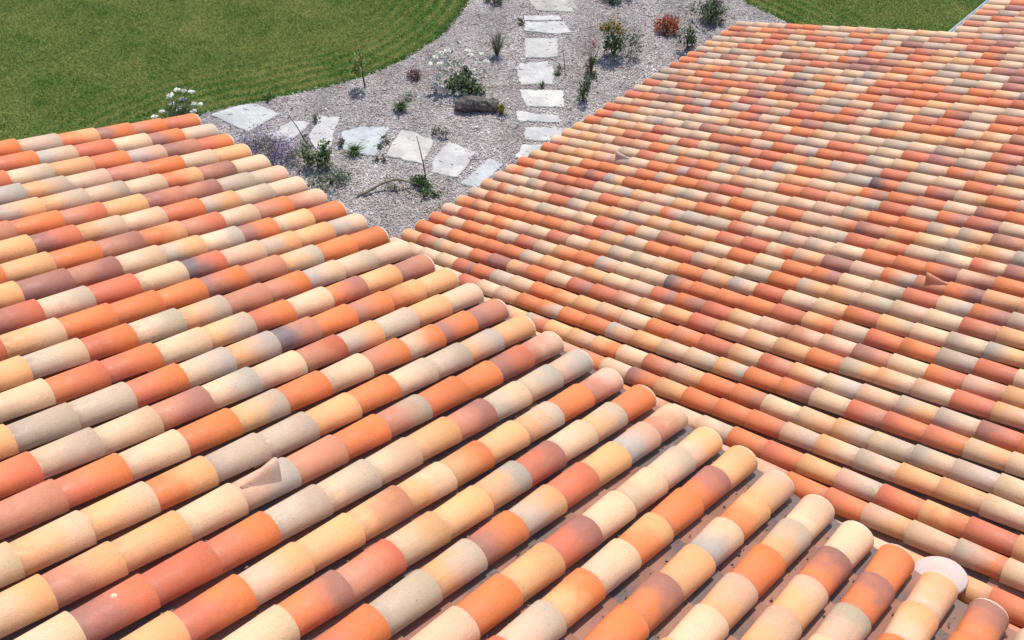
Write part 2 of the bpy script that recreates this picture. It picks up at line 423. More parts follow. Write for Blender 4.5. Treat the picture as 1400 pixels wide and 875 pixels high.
# mortar bedding along the verge and under the cover ends at the eave
v, f = slab([onl(xa+.0, .0, -.005), onl(xa+.05, .0, -.005), onl(xa+.05, 5.7, -.005), onl(xa, 5.7, -.005)][::-1], .09)
link('verge_mortar', mesh('verge_mortar', v, f, [M_MORTAR]), wing)
def gutter(name, p0, p1, out, root, r=.06):
    """half-round gutter between two points; out = horizontal unit vector away from the wall"""
    p0, p1, out = Vector(p0), Vector(p1), Vector(out); V = []; F = []; n = 9
    prof = [(-r*math.cos(a), -r*math.sin(a)) for a in np.linspace(0, math.pi, n)]
    prof += [(r+.010, .006), (r+.014, -.004)]
    prof = [(x, z) for x, z in prof]
    k = len(prof)
    for e in (p0, p1):
        for x, z in prof: V.append(e+out*x+Vector((0, 0, z)))
    for e in (p0, p1):
        for x, z in prof: V.append(e+out*(x*1.05)+Vector((0, 0, z-.003)))
    for i in range(k-1):
        F.append((i, i+1, k+i+1, k+i)); F.append((2*k+i, 3*k+i, 3*k+i+1, 2*k+i+1))
    for b in (0, k):  # end caps
        F.append(tuple(b+i for i in range(n)))
    return link(name, mesh(name, V, F, [M_ZINC]), root)

# crumbs of mortar and leaf bits caught in the channels
def crumbs(root, pts, X, Y, Z):
    r = np.random.default_rng(21); V, F, C = [], [], []
    for p in pts:
        q = r.uniform(.0025, .008); k = len(V)
        for a in range(4):
            an = a*1.57+r.uniform(-.4, .4); V.append(p+X*(q*1.5*math.cos(an)*r.uniform(.6, 1.3))+Y*(q*math.sin(an)*r.uniform(.6, 1.3)))
        V.append(p+Z*q*.9); F += [(k, k+1, k+4), (k+1, k+2, k+4), (k+2, k+3, k+4), (k+3, k, k+4)]
        c = [(.34, .24, .19), (.20, .13, .10), (.28, .18, .14), (.14, .11, .08), (.40, .30, .25)][r.integers(0, 5)]; C += [c]*4
    tag(link('debris', mesh('debris', V, F, [M_CHIP], cols=C), root), kind='stuff')
X, Y, Z = frame((0, -1)); r = np.random.default_rng(22); pts = []
for _ in range(800):
    i = r.integers(12, 31); s_ = r.uniform(-.02, 4.2); cl = r.normal(0, .018)
    pts.append(Vector(((i-11)*P-.090+P/2+cl, 0, 0))+X*s_-Z*(.026-cl*cl*3))
crumbs(wing, pts, X, Y, Z)

# ------------------------------------------------------------------ lower wing (right of the picture)
X0, Y0, Z0 = -2.9215, 2.3984, -2.742
wing2 = tag(empty('house_wing', (0, 0, 0)), 'lower roof at right, its finer rows of clay barrel tiles running down to the left', 'building')
EAVE2 = 11.65
rows = []
for j in range(-9, 46):
    s0 = 0 if j <= 32 else EAVE2*GA
    km = 27 if j <= 32 else 16
    rows.append((j, j*P+rng.normal(0, .003), s0+rng.normal(0, .006), km, rng.normal(0, .004)))
rc = {}
def right_code(j, k):
    if j > 32: k = k+12
    r = RIGHT.get(j)
    if r and k < len(r) and r[k] not in ('..', 'VV'): return r[k]
    if random.random() < .30 and (j, k-1) in rc: c = rc[(j, k-1)]
    else: c = random.choice(POOL)
    rc[(j, k)] = c
    return c
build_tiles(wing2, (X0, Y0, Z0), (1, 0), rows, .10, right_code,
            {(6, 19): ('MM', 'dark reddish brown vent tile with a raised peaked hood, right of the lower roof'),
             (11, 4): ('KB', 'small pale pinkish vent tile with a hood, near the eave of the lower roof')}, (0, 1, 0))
ya, yb, yc = -.3, Y0+32.5*P, Y0+45.6*P
def onr(s, y, z=0): return (X0+s*CT2, y, Z0+s*ST2+z)
for a, b, s0 in ((ya, yb, .02), (yb, yc, EAVE2*GA+.02)):
    v, f = slab([onr(s0, a, -.07), onr(8.0, a, -.07), onr(8.0, b, -.07), onr(s0, b, -.07)], .09)
    link('roof_deck', mesh('roof_deck', v, f, [M_DECK]), wing2)
V = []; F = []
box(V, F, X0+.32, 4.6, -.31, yb-.1, GZ-.2, Z0-.02)
box(V, F, X0+EAVE2*GA*CT2+.3, 4.6, yb-.101, yc-.1, GZ-.2, Z0+EAVE2*GA*ST2-.05)
link('wall', mesh('wall', V, F, [M_RENDER]), wing2)
v, f = slab([onr(0, yb-.045, -.005), onr(EAVE2*GA, yb-.045, -.005), onr(EAVE2*GA, yb+.01, -.005), onr(0, yb+.01, -.005)], .10)
link('verge_mortar', mesh('verge_mortar', v, f, [M_MORTAR]), wing2)
e = onr(EAVE2*GA, 0)
gutter('gutter', (e[0]-.085, yb+.05, e[2]-.075), (e[0]-.085, yc, e[2]-.075), (-1, 0, 0), wing2)

# flat round plaster cap lying where the two roofs meet
X, Y, Z = frame((1, 0))
cc = Vector(onr(24.02*GA, Y0-7.42*P, .112)); V = []; F = []
n = 28
for r, z in ((.133, 0), (.155, .012), (.149, .024), (.070, .030)):
    for i in range(n):
        a = 2*math.pi*i/n; V.append(cc+X*(r*math.cos(a)*(1+.02*math.sin(3*a)))+Y*(r*math.sin(a))+Z*z)
V.append(cc+Z*.036)
for j in range(3):
    for i in range(n): F.append((j*n+i, j*n+(i+1) % n, (j+1)*n+(i+1) % n, (j+1)*n+i))
for i in range(n): F.append((3*n+i, 3*n+(i+1) % n, 4*n))
_r = np.random.default_rng(5); _n = 16; _o = Vector(onl(7*P-.084-.02, 10.45*GA, 0))+Vector((0, ST, CT))*.0805
_X, _Y, _Z = frame((0, -1)); _V = [_o+_Z*.004]+[_o+_X*(.013*_r.uniform(.8, 1.1)*math.cos(2*math.pi*i/_n))+_Y*(.013*_r.uniform(.8, 1.1)*math.sin(2*math.pi*i/_n))-_Z*.001 for i in range(_n)]
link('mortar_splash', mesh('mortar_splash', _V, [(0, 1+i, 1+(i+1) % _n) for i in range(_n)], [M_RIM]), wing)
tag(link('plaster_cap', mesh('plaster_cap', V, F, [M_PLASTER], smooth=True)), 'flat round pinkish white cap lying between the two roofs at lower right', 'cap')

# ------------------------------------------------------------------ ground
def grid_lawn():
    xs = np.concatenate([[-1500, -400, -120, -60, -30], np.linspace(-22, 1, 330), [20, 60, 400, 1500]])
    ys = np.concatenate([[-1500, -400, -120, -50, -10], np.linspace(-1, 23, 330), [40, 70, 400, 1500]])
    XX, YY = np.meshgrid(xs, ys, indexing='ij')
    Zz = GZ+0*XX
    far = (np.abs(XX) > 50) | (np.abs(YY) > 50); Zz[far] = GZ
    V = np.stack([XX, YY, Zz], -1).reshape(-1, 3); nx, ny = len(xs), len(ys)
    I = np.arange(nx*ny).reshape(nx, ny)
    F = np.stack([I[:-1, :-1], I[1:, :-1], I[1:, 1:], I[:-1, 1:]], -1).reshape(-1, 4)
    return V, F
EDGE1 = [(-13.6, 16.4), (-12.6, 14.4), (-11.64, 12.69), (-10.89, 11.69), (-10.51, 11.09), (-10.2, 10.38), (-9.99, 9.76), (-9.87, 9.09), (-9.82, 8.47), (-9.84, 7.91), (-9.92, 7.36), (-10.09, 6.85), (-10.29, 6.36), (-10.52, 5.82), (-10.69, 5.37), (-10.88, 5.0), (-11.03, 4.63), (-11.13, 4.29), (-11.19, 3.9), (-11.2, 3.2), (-11.0, 2.0), (-10.2, .6), (-9, -.6)]
EDGE2 = [(-9.5, 19.6), (-8.0, 17.4), (-7.01, 16.36), (-6.3, 15.9), (-5.49, 15.69), (-4.73, 15.53), (-3.87, 15.13), (-2.9, 14.2), (-1.5, 12.6)]
def smooth_line(L, n=6):
    L = np.array([site(*q) for q in L]); out = []
    for i in range(len(L)-1):
        p0, p1, p2, p3 = L[max(i-1, 0)], L[i], L[i+1], L[min(i+2, len(L)-1)]
        for t in np.linspace(0, 1, n, endpoint=False):
            out.append(.5*((2*p1)+(-p0+p2)*t+(2*p0-5*p1+4*p2-p3)*t*t+(-p0+3*p1-3*p2+p3)*t**3))
    out.append(L[-1]); out = np.array(out)
    return out+rng.normal(0, .012, out.shape)
E1, E2 = smooth_line(EDGE1), smooth_line(EDGE2)
BED = np.concatenate([E1, [(-4, -.6), (-1.2, -.2), (-1.2, 12)], E2[::-1][1:], [(-11.5, 21)]])
def inside(poly, x, y):
    c = np.zeros(len(x), bool); n = len(poly)
    for i in range(n):
        x1, y1 = poly[i]; x2, y2 = poly[(i+1) % n]
        with np.errstate(divide='ignore', invalid='ignore'):
            t = ((y1 > y) != (y2 > y)) & (x < (x2-x1)*(y-y1)/(y2-y1+1e-12)+x1)
        c ^= t
    return c
def dist_line(L, x, y):
    d = np.full(len(x), 1e9)
    for i in range(len(L)-1):
        a, b = L[i], L[i+1]; ab = b-a; t = np.clip(((x-a[0])*ab[0]+(y-a[1])*ab[1])/(ab@ab), 0, 1)
        d = np.minimum(d, np.hypot(x-a[0]-t*ab[0], y-a[1]-t*ab[1]))
    return d
def patchy(x, y, seed=1):
    r = np.random.default_rng(seed); o = np.zeros_like(x); a = 1.; f = .35
    for k in range(6):
        for _ in range(3):
            th_ = r.uniform(0, math.pi); o += a*np.sin((x*math.cos(th_)+y*math.sin(th_))*f*6.28*r.uniform(.7, 1.3)+r.uniform(0, 6.28)+1.5*o)
        a *= .62; f *= 1.9
    return o/3.2
def lawn_tone(x, y):
    "0 = fresh green, 1 = dry olive; with mowing bands that follow the bed"
    de = np.minimum(dist_line(E1[::3], x, y), dist_line(E2[::3], x, y))
    fall = np.clip(1-de/2.2, 0, 1)**.8
    band = np.sin(de/.30*2*math.pi+.9+.5*patchy(x, y, 9))
    return np.clip(.50+.30*patchy(x, y)+.50*band*fall-.45*(de < .13)-.16*fall, 0, 1), de
def grass_material():
    N = NT('mown lawn', .9, .1)
    g = N.n('NewGeometry').outputs['Position']
    at = N.n('Attribute'); at.attribute_type = 'GEOMETRY'; at.attribute_name = 'tone'; a = at.outputs['Fac']; b = N.ramp(N.noise(g, 3.2, 5, .7), .36, .66); c_ = N.ramp(N.noise(g, 38, 5, .75), .3, .7)
    c = N.mix(a, (.075, .155, .028), (.205, .215, .060))
    c = N.mix(N.math('MULTIPLY', b, .2), c, (.235, .225, .085))
    c = N.mix(1, c, N.mix(c_, (.70, .72, .70), (1.25, 1.22, 1.15)), 'MULTIPLY')
    N.color(c); N.bump(c_, .02, .8); return N.m
M_GRASS = grass_material()
V, F = grid_lawn()
tag(link('lawn', mesh('lawn', V, F, [M_GRASS], smooth=True, attrs=[('tone', 'FLOAT', 'POINT', lawn_tone(V[:, 0], V[:, 1])[0])])), kind='structure')
def gravel_material():
    N = NT('gravel bed', .95, .1)
    g = N.n('NewGeometry').outputs['Position']
    vo = N.n('TexVoronoi'); vo.inputs['Scale'].default_value = 26; N.l(g, vo.inputs['Vector'])
    a = N.noise(g, 2.2, 4, .6); b = N.noise(g, 60, 3, .7)
    hs = N.n('SeparateColor'); N.l(vo.outputs['Color'], hs.inputs[0])
    c = N.mix(hs.outputs[0], (.20, .18, .172), (.48, .44, .42))
    c = N.mix(N.ramp(a, .45, .7), c, (.19, .155, .145)); c = N.mix(1, c, N.mix(b, (.6, .6, .6), (1.3, 1.3, 1.3)), 'MULTIPLY')
    N.color(c); N.bump(vo.outputs['Distance'], .015, 1); return N.m
pts = [(float(a), float(b)) for a, b in BED]
import mathutils.geometry as mg
tri = mg.tessellate_polygon([[Vector((x, y, 0)) for x, y in pts]])
nb = len(pts); V = [(x, y, GZ+.045) for x, y in pts]+[(x, y, GZ-.05) for x, y in pts]
F = [tuple(t) if (Vector(V[t[1]])-Vector(V[t[0]])).cross(Vector(V[t[2]])-Vector(V[t[0]])).z > 0 else tuple(t)[::-1] for t in tri]
F += [(i, nb+i, nb+(i+1) % nb, (i+1) % nb) for i in range(nb)]
tag(link('gravel_bed', mesh('gravel_bed', V, F, [gravel_material()])), kind='structure')

# stone chips
def chips(n):
    x = rng.uniform(-12.2, -3.2, n*2); y = rng.uniform(3.0, 17.5, n*2)
    ok = inside(BED, x, y) | (inside(BED, x+rng.normal(0, .05, n*2), y+rng.normal(0, .05, n*2)))
    # the strip hidden by the lower roof needs none
    ok &= (x < -4.4)
    x, y = x[ok][:n], y[ok][:n]; n = len(x)
    base = np.array([(1, 0, 0), (0, 1, 0), (-1, 0, 0), (0, -1, 0), (0, 0, 1)], float)
    sc3 = np.stack([rng.uniform(.008, .025, n), rng.uniform(.006, .015, n), rng.uniform(.006, .016, n)], 1)*np.where(rng.random(n) < .012, 2.1, 1)[:, None]
    a = rng.uniform(0, 2*math.pi, n); ti = rng.normal(0, .45, n)
    p = base[None]*sc3[:, None]*rng.uniform(.7, 1.3, (n, 5, 1))
    ca, sa, ct_, st_ = np.cos(a)[:, None], np.sin(a)[:, None], np.cos(ti)[:, None], np.sin(ti)[:, None]
    px, pz = p[..., 0]*ct_-p[..., 2]*st_, p[..., 0]*st_+p[..., 2]*ct_
    qx, qy = px*ca-p[..., 1]*sa, px*sa+p[..., 1]*ca
    V = np.stack([qx+x[:, None], qy+y[:, None], pz+GZ+.045+rng.uniform(0, .018, n)[:, None]], -1)
    f = np.array([(0, 1, 4), (1, 2, 4), (2, 3, 4), (3, 0, 4)])
    F = (np.arange(n)[:, None, None]*5+f[None]).reshape(-1, 3)
    pal = np.array([(.70, .655, .64), (.50, .465, .455), (.45, .385, .365), (.58, .51, .49), (.29, .26, .255), (.40, .385, .40), (.74, .71, .69), (.43, .33, .29)])
    pal = pal*.70+np.array((.49, .45, .435))*.30
    ci = rng.choice(8, n, p=[.20, .2, .12, .16, .11, .08, .08, .05])
    lo = .88+.16*np.sin(x*1.7+2*np.sin(y*.9))*np.cos(y*1.4+x*.6)+.10*np.sin(x*5.1+y*3.7)
    c = pal[ci]*rng.uniform(.8, 1.2, (n, 1))*lo[:, None]; return V.reshape(-1, 3), F, np.repeat(c, 4, 0)
V, F, C_ = chips(130000)
tag(link('stone_chips', mesh('stone_chips', V, F, [M_CHIP], cols=C_)), kind='stuff')

# grass blades: a thin fringe of upright triangles over the visible lawn, longer at the edge of the bed
def blades(n):
    x = rng.uniform(-24, 3, n*2); y = rng.uniform(-1, 24, n*2)
    ok = ~inside(BED, x, y); px = 0
    d = np.stack([x, y, np.full(len(x), GZ)], 1)-np.array(co.matrix_world.translation)
    z = d@np.array(fw); u_ = 700+1265.5*(d@np.array(rt))/z; v_ = 437.5-1265.5*(d@np.array(up))/z
    ok &= (u_ > -80) & (u_ < 1480) & (v_ > -80) & (v_ < 330) & (x < 20)
    x, y = x[ok][:n], y[ok][:n]; n = len(x)
    tone, de = lawn_tone(x, y)
    h = np.where(de < .14, .062, .030)*rng.uniform(.6, 1.4, n); wd = rng.uniform(.008, .015, n)
    a = rng.uniform(0, 2*math.pi, n); dx, dy = np.cos(a)*wd, np.sin(a)*wd
    lean = rng.normal(0, .022, (n, 2))
    V = np.zeros((n, 3, 3)); V[:, 0] = np.stack([x-dx, y-dy, np.full(n, GZ)], 1); V[:, 1] = np.stack([x+dx, y+dy, np.full(n, GZ)], 1)
    V[:, 2] = np.stack([x+lean[:, 0], y+lean[:, 1], GZ+h], 1)
    F = np.arange(n*3).reshape(n, 3)
    g1, g2 = np.array([.085, .195, .032]), np.array([.330, .340, .105])
    t = np.clip(tone+rng.normal(0, .10, n), 0, 1)[:, None]
    c = g1*(1-t)+g2*t
    return V.reshape(-1, 3), F, c*rng.uniform(.85, 1.18, (n, 1))
V, F, C_ = blades(420000)
tag(link('grass', mesh('grass', V, F, [M_BLADE], cols=C_)), 'short mown grass of the two lawns round the gravel bed', 'grass', kind='stuff')

# ------------------------------------------------------------------ stepping stones
STONES = [
 ([(-10.94, 4.52), (-10.82, 5.11), (-10.63, 5.36), (-9.98, 5.46), (-9.9, 4.65), (-10.15, 4.6)], 'large pale angular slab farthest left beside the lawn edge'),
 ([(-9.56, 4.83), (-9.48, 5.04), (-9.59, 5.14), (-9.6, 5.45), (-9.44, 5.6), (-9.26, 5.62), (-9.15, 5.27), (-9.05, 4.95), (-9.41, 4.75)], 'pale pointed slab just behind the purple lavender'),
 ([(-9.42, 5.87), (-9.02, 6.16), (-8.74, 5.78), (-8.33, 5.34), (-8.31, 5.1), (-8.65, 5.18), (-8.95, 5.31), (-9.15, 5.69)], 'narrow upright white slab with ragged notched sides in the curved path'),
 ([(-8.61, 5.83), (-8.45, 6.22), (-8.06, 6.54), (-7.51, 5.7), (-7.7, 5.59), (-8.12, 5.46)], 'bluish white slab with a green tuft at its lower left corner'),
 ([(-7.81, 6.63), (-7.62, 6.74), (-7.1, 6.79), (-6.68, 6.1), (-7.38, 5.85), (-7.58, 6.16)], 'warm white slab crossed by a thin dark stem'),
 ([(-6.86, 6.95), (-6.25, 7.04), (-5.94, 6.25), (-6.38, 6.03), (-6.69, 6.41)], 'ridged five-sided white slab, second from the lower roof in the curved path'),
 ([(-5.94, 7.06), (-5.6, 7.09), (-5.45, 6.23), (-5.76, 6.13)], 'bluish slab of the curved path touching the eave of the lower roof'),
 ([(-10.34, 12.85), (-9.93, 12.57), (-9.27, 12.23), (-8.62, 12.72), (-8.76, 13.01), (-9.16, 13.28), (-9.6, 13.53)], 'largest greyish slab of the straight path, cut by the top of the photo'),
 ([(-9.31, 11.81), (-8.73, 12.34), (-8.52, 12.24), (-9.15, 11.63)], 'thin white strip of stone under the topmost slab of the straight path'),
 ([(-9.13, 11.57), (-8.49, 12.19), (-8.0, 11.91), (-8.24, 11.6), (-8.82, 11.26)], 'white slab with a slanted right end, directly below the thin stone strip'),
 ([(-8.57, 11.01), (-8.04, 11.49), (-7.5, 10.82), (-7.97, 10.34)], 'near square light grey slab of the straight path'),
 ([(-7.83, 9.91), (-7.9, 10.1), (-7.51, 10.55), (-7.2, 10.36), (-6.81, 9.9), (-7.29, 9.42)], 'slab with weeds growing over its right corners'),
 ([(-7.19, 9.27), (-6.49, 9.83), (-6.07, 9.34), (-6.65, 8.88)], 'brightest white wide slab level with the dark log'),
 ([(-6.67, 8.6), (-5.97, 9.02), (-5.76, 8.86), (-6.41, 8.37)], 'narrow white slab between the brightest slab and the last two'),
 ([(-6.16, 8.28), (-5.6, 8.75), (-5.35, 8.4), (-5.87, 7.95)], 'white slab of the straight path whose right corner meets the tiles'),
 ([(-5.79, 7.82), (-5.5, 8.09), (-5.2, 7.61), (-5.6, 7.4)], 'lowest slab of the straight path, half hidden by the lower roof'),
]
def stone_material():
    N = NT('limestone slab', .85, .2)
    g = N.n('NewGeometry').outputs['Position']
    a = N.noise(g, 2.6, 5, .65); b = N.noise(g, 26, 5, .7); st = N.n('Mapping'); st.inputs['Scale'].default_value = (1, 7, 1); st.inputs['Rotation'].default_value = (0, 0, .6)
    N.l(g, st.inputs[0]); l_ = N.noise(st.outputs[0], 5, 4, .6)
    a2 = N.n('Attribute'); a2.attribute_type = 'OBJECT'; a2.attribute_name = 'tint'
    c = N.mix(N.ramp(a, .35, .65), (.42, .42, .405), (.58, .565, .53)); c = N.mix(1, c, a2.outputs['Color'], 'MULTIPLY')
    c = N.mix(N.math('MULTIPLY', N.ramp(l_, .52, .7), .5), c, (.33, .33, .32))
    c = N.mix(N.math('MULTIPLY', N.ramp(b, .55, .70), .5), c, (.30, .28, .25))
    N.color(c); N.bump(N.math('ADD', b, N.math('MULTIPLY', l_, 2)), .008, .7); return N.m
M_STONE = stone_material()
TINT = {3: (.88, .95, 1.0), 0: (.88, .92, .93), 6: (.9, .94, .98), 7: (.80, .78, .73), 10: (.85, .85, .84), 4: (1.0, .99, .96), 12: (1.1, 1.08, 1.06)}
for si, (poly, lab) in enumerate(STONES):
    poly = np.array([site(*q) for q in poly]); ctr = poly.mean(0)
    area = sum(poly[i][0]*poly[(i+1) % len(poly)][1]-poly[(i+1) % len(poly)][0]*poly[i][1] for i in range(len(poly)))
    if area < 0: poly = poly[::-1]
    out = []
    for i in range(len(poly)):
        a, b = poly[i], poly[(i+1) % len(poly)]; L = np.linalg.norm(b-a); k = max(2, int(L/.09))
        for t in np.arange(k)/k:
            q = a+(b-a)*t
            q = q+(rng.normal(0, .012, 2) if t > 0 else 0)
            out.append(q)
    out = np.array(out); n = len(out); V = []; tilt = rng.normal(0, .006, 2)
    for ins, z in ((0, .0), (-.004, .058), (.012, .070)):
        for q in out:
            d = ctr-q; d = d/np.linalg.norm(d); r = q+d*ins
            V.append((r[0]-ctr[0], r[1]-ctr[1], z+(r-ctr)@tilt))
    for q in out: V.append(((q[0]-ctr[0])*.5, (q[1]-ctr[1])*.5, .072+rng.normal(0, .0015)))
    V.append((0, 0, .073)); F = []
    for j in range(3):
        for i in range(n): F.append((j*n+i, j*n+(i+1) % n, (j+1)*n+(i+1) % n, (j+1)*n+i))
    for i in range(n): F.append((3*n+i, 3*n+(i+1) % n, 4*n))
    o = link('stepping_stone', mesh('stepping_stone', V, F, [M_STONE])); o.location = (ctr[0], ctr[1], GZ+.004)
    t = TINT.get(si, (1, 1, 1)); o['tint'] = [float(x) for x in t]
    tag(o, lab, 'stepping stone', 'stepping stones of the garden path')

# ------------------------------------------------------------------ plants
def leaves(n, centre, rad, size, cols, up=.3, shell=.55, aspect=1.8, seed=0, clump=0):
    """n small leaf quads spread through an ellipsoid; returns V, F, colours"""
    r = np.random.default_rng(seed+11); n = int(n*1.1); size = size*1.12
    d = r.normal(0, 1, (n, 3)); d /= np.linalg.norm(d, axis=1)[:, None]; d[:, 2] = np.abs(d[:, 2])*.9+d[:, 2]*.1
    rr = r.uniform(shell, 1, n)[:, None]*(1+.22*np.sin(d[:, :1]*7+seed)*np.cos(d[:, 1:2]*6+seed*2))
    if clump:
        cc_ = r.normal(0, 1, (clump, 3)); cc_ /= np.linalg.norm(cc_, axis=1)[:, None]; cc_[:, 2] = np.abs(cc_[:, 2]); cc_ *= r.uniform(.35, 1, (clump, 1))
        p = cc_[r.integers(0, clump, n)]+r.normal(0, .17, (n, 3)); p[:, 2] = np.abs(p[:, 2])
    else: p = d*rr
    p = p*np.array(rad)+np.array(centre)
    nrm = r.normal(0, 1, (n, 3)); nrm[:, 2] = np.abs(nrm[:, 2])+up; nrm /= np.linalg.norm(nrm, axis=1)[:, None]
    t = np.cross(nrm, r.normal(0, 1, (n, 3))); t /= np.linalg.norm(t, axis=1)[:, None]; b = np.cross(nrm, t)
    s = size*r.uniform(.6, 1.4, (n, 1))
    V = np.stack([p-t*s*aspect*.5, p-b*s*.4, p+t*s*aspect*.5, p+b*s*.4], 1).reshape(-1, 3)
    F = np.arange(n*4).reshape(n, 4)
    cols = np.array(cols); c = cols[r.integers(0, len(cols), n)]*r.uniform(.7, 1.3, (n, 1))
    return V, F, c
def spikes(n, h, spread, w_, cols, seed=0, r0=.03, curve=.35):
    r = np.random.default_rng(seed+5); V = []; F = []; C = []
    cols = np.array(cols)
    for i in range(n):
        a = r.uniform(0, 2*math.pi); le = h*r.uniform(.55, 1.1); o = spread*r.uniform(.2, 1)
        b = np.array([math.cos(a)*r0*r.random(), math.sin(a)*r0*r.random(), 0]); s = np.array([-math.sin(a), math.cos(a), 0])*w_
        m_ = b+np.array([math.cos(a)*o*.4, math.sin(a)*o*.4, le*.62]); t = b+np.array([math.cos(a)*o, math.sin(a)*o, le*(1-curve*r.random())])
        k = len(V); V += [b-s, b+s, m_+s*.8, m_-s*.8, t]
        F += [(k, k+1, k+2, k+3), (k+3, k+2, k+4)]; c = cols[r.integers(0, len(cols))]*r.uniform(.75, 1.25); C += [c, c]
    return V, F, C
def tube(pts, rad, seg=6):
    pts = [Vector(p) for p in pts]; V = []; F = []
    for i, p in enumerate(pts):
        d = (pts[min(i+1, len(pts)-1)]-pts[max(i-1, 0)]).normalized(); s = d.orthogonal().normalized(); q = d.cross(s)
        rr = rad[i] if hasattr(rad, '__len__') else rad*(1-.6*i/len(pts))
        for k in range(seg):
            a = 2*math.pi*k/seg; V.append(p+s*rr*math.cos(a)+q*rr*math.sin(a))
    for i in range(len(pts)-1):
        for k in range(seg): F.append((i*seg+k, i*seg+(k+1) % seg, (i+1)*seg+(k+1) % seg, (i+1)*seg+k))
    F.append(tuple(range(seg))[::-1]); F.append(tuple((len(pts)-1)*seg+k for k in range(seg)))
    return V, F
def stems(n, h, spread, seed, rad=.006):
    r = np.random.default_rng(seed); V = []; F = []
    for i in range(n):
        a = r.uniform(0, 2*math.pi); o = spread*r.random()
        p = [(0, 0, -.02), (math.cos(a)*o*.4, math.sin(a)*o*.4, h*.5), (math.cos(a)*o, math.sin(a)*o, h*r.uniform(.7, 1))]
        v, f = tube(p, [rad*1.5, rad, rad*.4], 5); k = len(V); V += v; F += [tuple(k+x for x in q) for q in f]
    return V, F
GG_ = GZ+.055
def plant(name, xy, label, cat, parts, group=None):
    xy = site(*xy)
    if len(parts) == 1:
        pn, V, F, C, M = parts[0]; o = link(name, mesh(name, V, F, [M], cols=C)); o.location = (xy[0], xy[1], GG_)
    else:
        o = empty(name, (xy[0], xy[1], GG_))
        for pn, V, F, C, M in parts:
            q = link(pn, mesh(pn, V, F, [M], cols=C), o)
            if pn == 'flowers': q['kind'] = 'stuff'
    return tag(o, label, cat, group)
GR = [(.060, .115, .032), (.085, .150, .042), (.120, .185, .060), (.045, .085, .028)]
SAGE = [(.12, .15, .10), (.17, .20, .14), (.09, .12, .07), (.22, .24, .18)]
YG = [(.12, .15, .035), (.20, .21, .06), (.07, .10, .025)]
def bush(name, xy, rad, n, size, cols, label, cat, seed, flowers=None, clump=9, shell=.4, stem=True, aspect=1.8):
    z = rad[2]*.08
    ps = []
    if stem: V, F = stems(7, rad[2]*.8, min(rad[:2])*.8, seed, .008); ps.append(('stem', V, F, None, M_BARK))
    V, F, C = leaves(n, (0, 0, z), rad, size, cols, seed=seed, clump=clump, shell=shell, aspect=aspect); ps.append(('foliage', V, F, C, M_LEAF))
    for fi, (fn, fc, fr, fs, fcol, fclump, nm) in enumerate(flowers or []):
        V, F, C = leaves(fn, fc, fr, fs, fcol, seed=seed+70+fi, clump=fclump, up=1.2, aspect=1.1); ps.append((nm, V, F, C, M_PETAL))
    return plant(name, xy, label, cat, ps)
WH = [(.80, .82, .72), (.74, .78, .66), (.85, .85, .80)]
def rose_heads(spots, r=.06, cols=WH, seed=0):
    V, F, C = [], [], []; k = 0
    for i, s in enumerate(spots):
        v, f, c = leaves(46, s, (r*.8, r*.8, r*.6), r*.55, cols, seed=seed+i, up=1.5, aspect=1.1); V.append(v); F.append(f+k); C.append(c); k += len(v)
    return np.concatenate(V), np.concatenate(F), np.concatenate(C)
def off(px, py, pz=0): return (px*.743-.0*py, px*.668+py*0, pz)   # px metres to the right as seen from the roof
RIGHTV = np.array([math.cos(YAW), math.sin(YAW), 0])
def rv(a, z, b=0): q = RIGHTV*a+np.array([-RIGHTV[1], RIGHTV[0], 0])*b; return (q[0], q[1], z)

# white rose bushes
r = np.random.default_rng(3)
spots = [rv(-.38, .25), rv(-.15, .42), rv(-.12, .60), rv(.05, .45, .1), rv(.10, .62, .1), rv(.25, .40), rv(.22, .25), rv(-.05, .30), rv(.02, .70), rv(.15, .20, -.1), rv(-.55, .14), rv(.33, .33, .1), rv(.27, .66), rv(-.2, .5, .1)]
V1, F1, C1 = leaves(420, rv(0, .05), (.30, .30, .62), .035, GR+SAGE, seed=4, clump=12)
Vf, Ff, Cf = rose_heads(spots, .066); Vs, Fs = stems(9, .55, .35, 8)
plant('rose_bush', (-11.05, 4.02), 'small bush of white roses at the left eave tip in front of the lawn', 'rose bush', [('stem', Vs, Fs, None, M_BARK), ('foliage', V1, F1, C1, M_LEAF), ('flowers', Vf, Ff, Cf, M_PETAL)], 'white rose bushes')
spots = [rv(a, z, b) for a, z, b in ((-.55, .62, .2), (-.50, .45, .1), (-.42, .70, .2), (-.36, .60, .1), (-.50, .30, 0), (-.56, .16, 0), (-.45, .12, -.1), (-.30, .05, -.15), (-.28, .50, .1), (.08, .70, .3), (.14, .60, .3), (.30, .50, .2), (.34, .62, .3), (.40, .36, .1), (.24, .40, .1), (.02, .02, -.2), (-.12, .04, -.2), (-.62, .52, .1), (.2, .3, 0), (-.3, .75, .2), (-.46, .58, 0), (.45, .52, .2))]
Vf, Ff, Cf = rose_heads(spots, .075, seed=30)
V1, F1, C1 = leaves(620, rv(.05, .02), (.42, .30, .34), .040, GR, seed=9, clump=10); V2, F2, C2 = leaves(420, rv(-.08, .05), (.62, .36, .62), .032, SAGE+GR[1:3], seed=10, clump=22)
Vl = np.concatenate([V1, V2]); Fl = np.concatenate([F1, F2+len(V1)]); Cl = np.concatenate([C1, C2])
Vs, Fs = stems(14, .62, .55, 18)
plant('rose_bush', (-7.97, 8.50), 'wide sprawling white rose bush in the gravel above the dark log', 'rose bush', [('stem', Vs, Fs, None, M_BARK), ('foliage', Vl, Fl, Cl, M_LEAF), ('flowers', Vf, Ff, Cf, M_PETAL)], 'white rose bushes')

